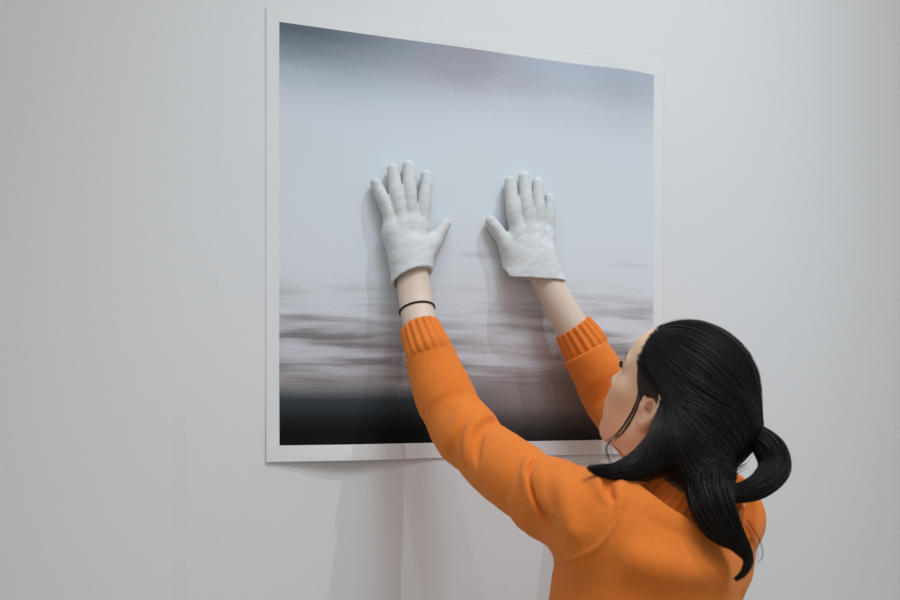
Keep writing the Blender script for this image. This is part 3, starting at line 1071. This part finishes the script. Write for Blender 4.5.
def lock(path, rad, count, n=26, jitter=.18, swirl=.5, thick=(.0004, .0008), splay=0.0):
    """strands running along a tress"""
    C_ = catmull(path, n); rr = np.interp(np.linspace(0, 1, n), np.linspace(0, 1, len(rad)), rad)
    T, u, v = frames(C_)
    out = []
    for q in range(count):
        a0 = rng.uniform(0, 2 * np.pi); k = rng.uniform(.75, 1.06); sw_ = rng.normal(0, swirl)
        w = np.linspace(0, 1, n)
        a = a0 + sw_ * w
        rad_ = rr * k * (1 + jitter * np.sin(w * rng.uniform(2, 7) + rng.uniform(0, 6)) * .4) + splay * w ** 2 * abs(rng.normal())
        P = C_ + rad_[:, None] * (np.cos(a)[:, None] * u + np.sin(a)[:, None] * v)
        e = n - (rng.integers(0, 10) if rng.random() < .7 else 0)
        P = P[:e]
        r = rng.uniform(*thick)
        out.append(sweep(P, r * np.clip(1 - np.linspace(0, 1, e) ** 3, .12, 1), 3))
    return out


strands += lock(sideP[2:], [.019, .0090, .003], 220, splay=.0015)


def loose(path, r=.00035, n=20):
    C_ = catmull(path, n)
    strands.append(sweep(C_, r * np.clip(1 - np.linspace(0, 1, n) ** 4, .2, 1), 3))


for q in range(16):   # wisps in front of the ear
    j = lambda s: rng.normal(0, s)
    dx = j(1.2)
    loose([at(641 + dx, 388 + j(2), 1.085), at(638 + dx, 402, 1.078), at(631 + dx * 1.4, 418, 1.078), at(620 + dx * 1.8, 434, 1.085), at(609 + dx * 2.4, 441 + j(2), 1.09)], .0004)
for q in range(7):
    dx = rng.normal(0, 2)
    loose([at(612 + dx, 440, 1.09), at(607 + dx, 448, 1.09), at(609 + dx * 1.3, 457, 1.09), at(615 + dx * 1.6, 468, 1.085)], .00028)
for q in range(60):   # flyaways round the outline
    a = rng.uniform(-.9, .9)
    P = allP[rng.integers(0, len(allP))]
    w = np.linspace(0, 1, ns)
    Pn = P + (P - OH) * (.05 * rng.random() * np.sin(w * np.pi))[:, None]
    strands.append(sweep(Pn, .00022, 3))
for q in range(6):
    dx = rng.normal(0, 3)
    loose([at(745 + dx, 520, 1.045), at(757 + dx, 540, 1.04), at(760 + dx, 556, 1.04), at(752 + dx, 566, 1.035)], .00022)
hair_o = add_mesh('hair', [(vh, qh)] + strands, M_hair, person)

# the half-pulled ponytail: loop to the right and ends falling down the back
bunP = [tie - .012 * R_ + A(0, 0, .002), at(757, 437, 1.130), at(770, 450, 1.12), at(774, 467, 1.11), at(763, 483, 1.095), at(744, 492, 1.08), at(726, 492, 1.065), at(712, 488, 1.06)]
bunR = [.012, .0150, .0185, .0185, .0155, .0120, .012, .012]
tailP = [at(712, 468, 1.10), at(710, 498, 1.052), at(722, 525, 1.035), at(739, 544, 1.028), at(748, 559, 1.022), at(744, 572, 1.018), at(735, 580, 1.016)]
tailR = [.028, .0245, .0215, .0105, .0045, .0025, .0008]
pony = Shape()
pony.u(Tube(catmull(bunP, 20), np.interp(np.linspace(0, 1, 20), np.linspace(0, 1, 8), bunR) * .93, A(0, 0, 1)), .006)
pony.u(Tube(catmull(tailP, 20), np.interp(np.linspace(0, 1, 20), np.linspace(0, 1, 7), tailR) * .9, A(0, 0, 1)), .012)
pc = at(740, 500, 1.07)
vp, qp = pony.mesh(*grid(pc - A(.13, .13, .16), pc + A(.13, .13, .15), .0025), 3)
strands2 = lock(bunP, bunR, 620, n=34, swirl=.7) + lock(tailP, tailR, 520, n=30, swirl=.5, splay=.0012)
strands, keep = strands2, strands
for q in range(10):   # strays crossing the loop
    dx, dy = rng.normal(0, 2, 2)
    loose([at(726 + dx, 478 + dy, 1.06), at(737 + dx, 470 + dy, 1.07), at(748 + dx, 464 + dy, 1.09)], .0004)
add_mesh('ponytail', [(vp, qp)] + strands, M_hair, hair_o)
T_ = unit(bunP[2] - bunP[0])
tu = unit(A(0, 0, 1) - T_[2] * T_); tv = np.cross(T_, tu)
an = np.linspace(0, 2 * np.pi, 41)
ht = [tie + .0175 * (math.cos(a) * tu + math.sin(a) * tv) for a in an]
add_mesh('hair_tie', [sweep(np.array(ht), .0045, 10)], M_band, hair_o)

# ------------------------------------------------------------------ trousers and shoes (below the frame)
tr = Shape()
tr.u(Tube([hipc + A(0, 0, .06), hipc - A(0, 0, .02), hipc - A(0, 0, .10)], [(.138, .100), (.155, .110), (.145, .105)], Lt), .03)
for sg, hip, knee, ank in ankl:
    tr.u(Cone(hip, knee, .088, .062), .03)
    tr.u(Cone(knee, ank + A(0, 0, .03), .062, .052), .03)
tr.sub(Tube([hipc + A(0, 0, .05), hipc + A(0, 0, .3)], [(.132, .094), (.13, .09)], Lt), .004)
for sg, hip, knee, ank in ankl:
    tr.sub(Cone(ank + A(0, 0, .08), ank - A(0, 0, .1), .046, .048), .003)
tr.cut(Half((0, 0, .085), (0, 0, -1)), .002)
p_ = hipc
vt, qt = tr.mesh(np.arange(p_[0] - .26, p_[0] + .26, .006), np.arange(p_[1] - .26, p_[1] + .26, .006), np.arange(.05, 1.05, .006), 2)
add_mesh('trousers', [(vt, qt)], M_denim, person)
for sg, hip, knee, ank in ankl:
    s = Shape()
    b0 = A(ank[0], ank[1], 0)
    hl, toe = b0 - .035 * Ft, b0 + .155 * Ft
    s.u(Cone(hl + A(0, 0, .040), b0 + .06 * Ft + A(0, 0, .045), .036, .040))
    s.u(Cone(b0 + .06 * Ft + A(0, 0, .042), toe + A(0, 0, .035), .040, .036), .02)
    s.u(Cone(b0 + A(0, 0, .05), b0 + A(0, 0, .095), .043, .045), .02)
    s.sub(Cone(b0 + A(0, 0, .07), b0 + A(0, 0, .16), .037, .042), .004)
    s.cut(Half((0, 0, .018), (0, 0, -1)), .002)
    lo_ = np.minimum(hl, toe) - .07; hi_ = np.maximum(hl, toe) + .07
    lo_[2], hi_[2] = -.01, .13
    v, q = s.mesh(*grid(lo_, hi_, .004), 2)
    sh = add_mesh('shoe', [(v, q)], M_shoe, person)
    s = Shape()
    s.u(Tube([hl + A(0, 0, .010), b0 + .06 * Ft + A(0, 0, .010), toe + A(0, 0, .010)], [(.040, .040), (.045, .045), (.040, .040)], cross) if False else
        Cone(hl + A(0, 0, .01), b0 + .06 * Ft + A(0, 0, .01), .040, .045))
    s.u(Cone(b0 + .06 * Ft + A(0, 0, .01), toe + A(0, 0, .01), .045, .041), .01)
    s.cut(Half((0, 0, .022), (0, 0, 1)), .003)
    s.cut(Half((0, 0, .001), (0, 0, -1)), .002)
    v, q = s.mesh(*grid(lo_, hi_, .004), 2)
    add_mesh('sole', [(v, q)], M_sole, sh)

# ------------------------------------------------------------------ light
def spot(name, loc, target, energy, angle, radius, color, blend=.6):
    d = bpy.data.lights.new(name, 'SPOT'); d.energy = energy; d.spot_size = math.radians(angle)
    d.spot_blend = blend; d.shadow_soft_size = radius; d.color = color
    o = bpy.data.objects.new(name, d); col.objects.link(o)
    o.location = loc
    o.rotation_euler = (Vector(target) - Vector(loc)).to_track_quat('-Z', 'Y').to_euler()
    return o


def area(name, loc, target, energy, sx, sy, color):
    d = bpy.data.lights.new(name, 'AREA'); d.energy = energy; d.shape = 'RECTANGLE'; d.size = sx; d.size_y = sy; d.color = color
    o = bpy.data.objects.new(name, d); col.objects.link(o)
    o.location = loc
    o.rotation_euler = (Vector(target) - Vector(loc)).to_track_quat('-Z', 'Y').to_euler()
    return o


spot('track_spot', (1.60, -1.5, 5.0), (.62, 0, 1.48), 142, 30, .022, (.88, .965, 1.05), .9)
spot('track_spot', (.0, -1.9, 5.0), (.66, 0, 1.48), 44, 32, .022, (.88, .965, 1.05), .9)
spot('wall_washer', (.95, -2.1, 4.6), (.68, 0, 1.36), 150, 37, .45, (.83, .965, 1.08), .95)  # unseen soft spot, added to lay an even pool of light on the wall
area('ceiling_softlight', (.5, -2.2, 5.0), (.5, -.6, 1.4), 36, 4, 3, (.97, .99, 1))  # unseen overhead fill, added for soft light from above
w = bpy.data.worlds.new('room_ambient'); scene.world = w; w.use_nodes = True
bg = w.node_tree.nodes['Background']; bg.inputs[0].default_value = (1, .99, .97, 1); bg.inputs[1].default_value = .45

# ------------------------------------------------------------------ camera
cd = bpy.data.cameras.new('camera'); cam = bpy.data.objects.new('camera', cd); col.objects.link(cam)
cam.location = CAM
cam.rotation_euler = (math.pi / 2, 0, -YAW)
cd.sensor_width = 36; cd.lens = 35; cd.shift_y = 100 / 900
cd.clip_start = .05
cd.dof.use_dof = True; cd.dof.focus_distance = 1.42; cd.dof.aperture_fstop = 5.0
scene.camera = cam
scene.view_settings.view_transform = 'Standard'
scene.view_settings.look = 'None'
scene.view_settings.gamma = 1
scene.view_settings.exposure = 0
scene.view_settings.use_curve_mapping = False
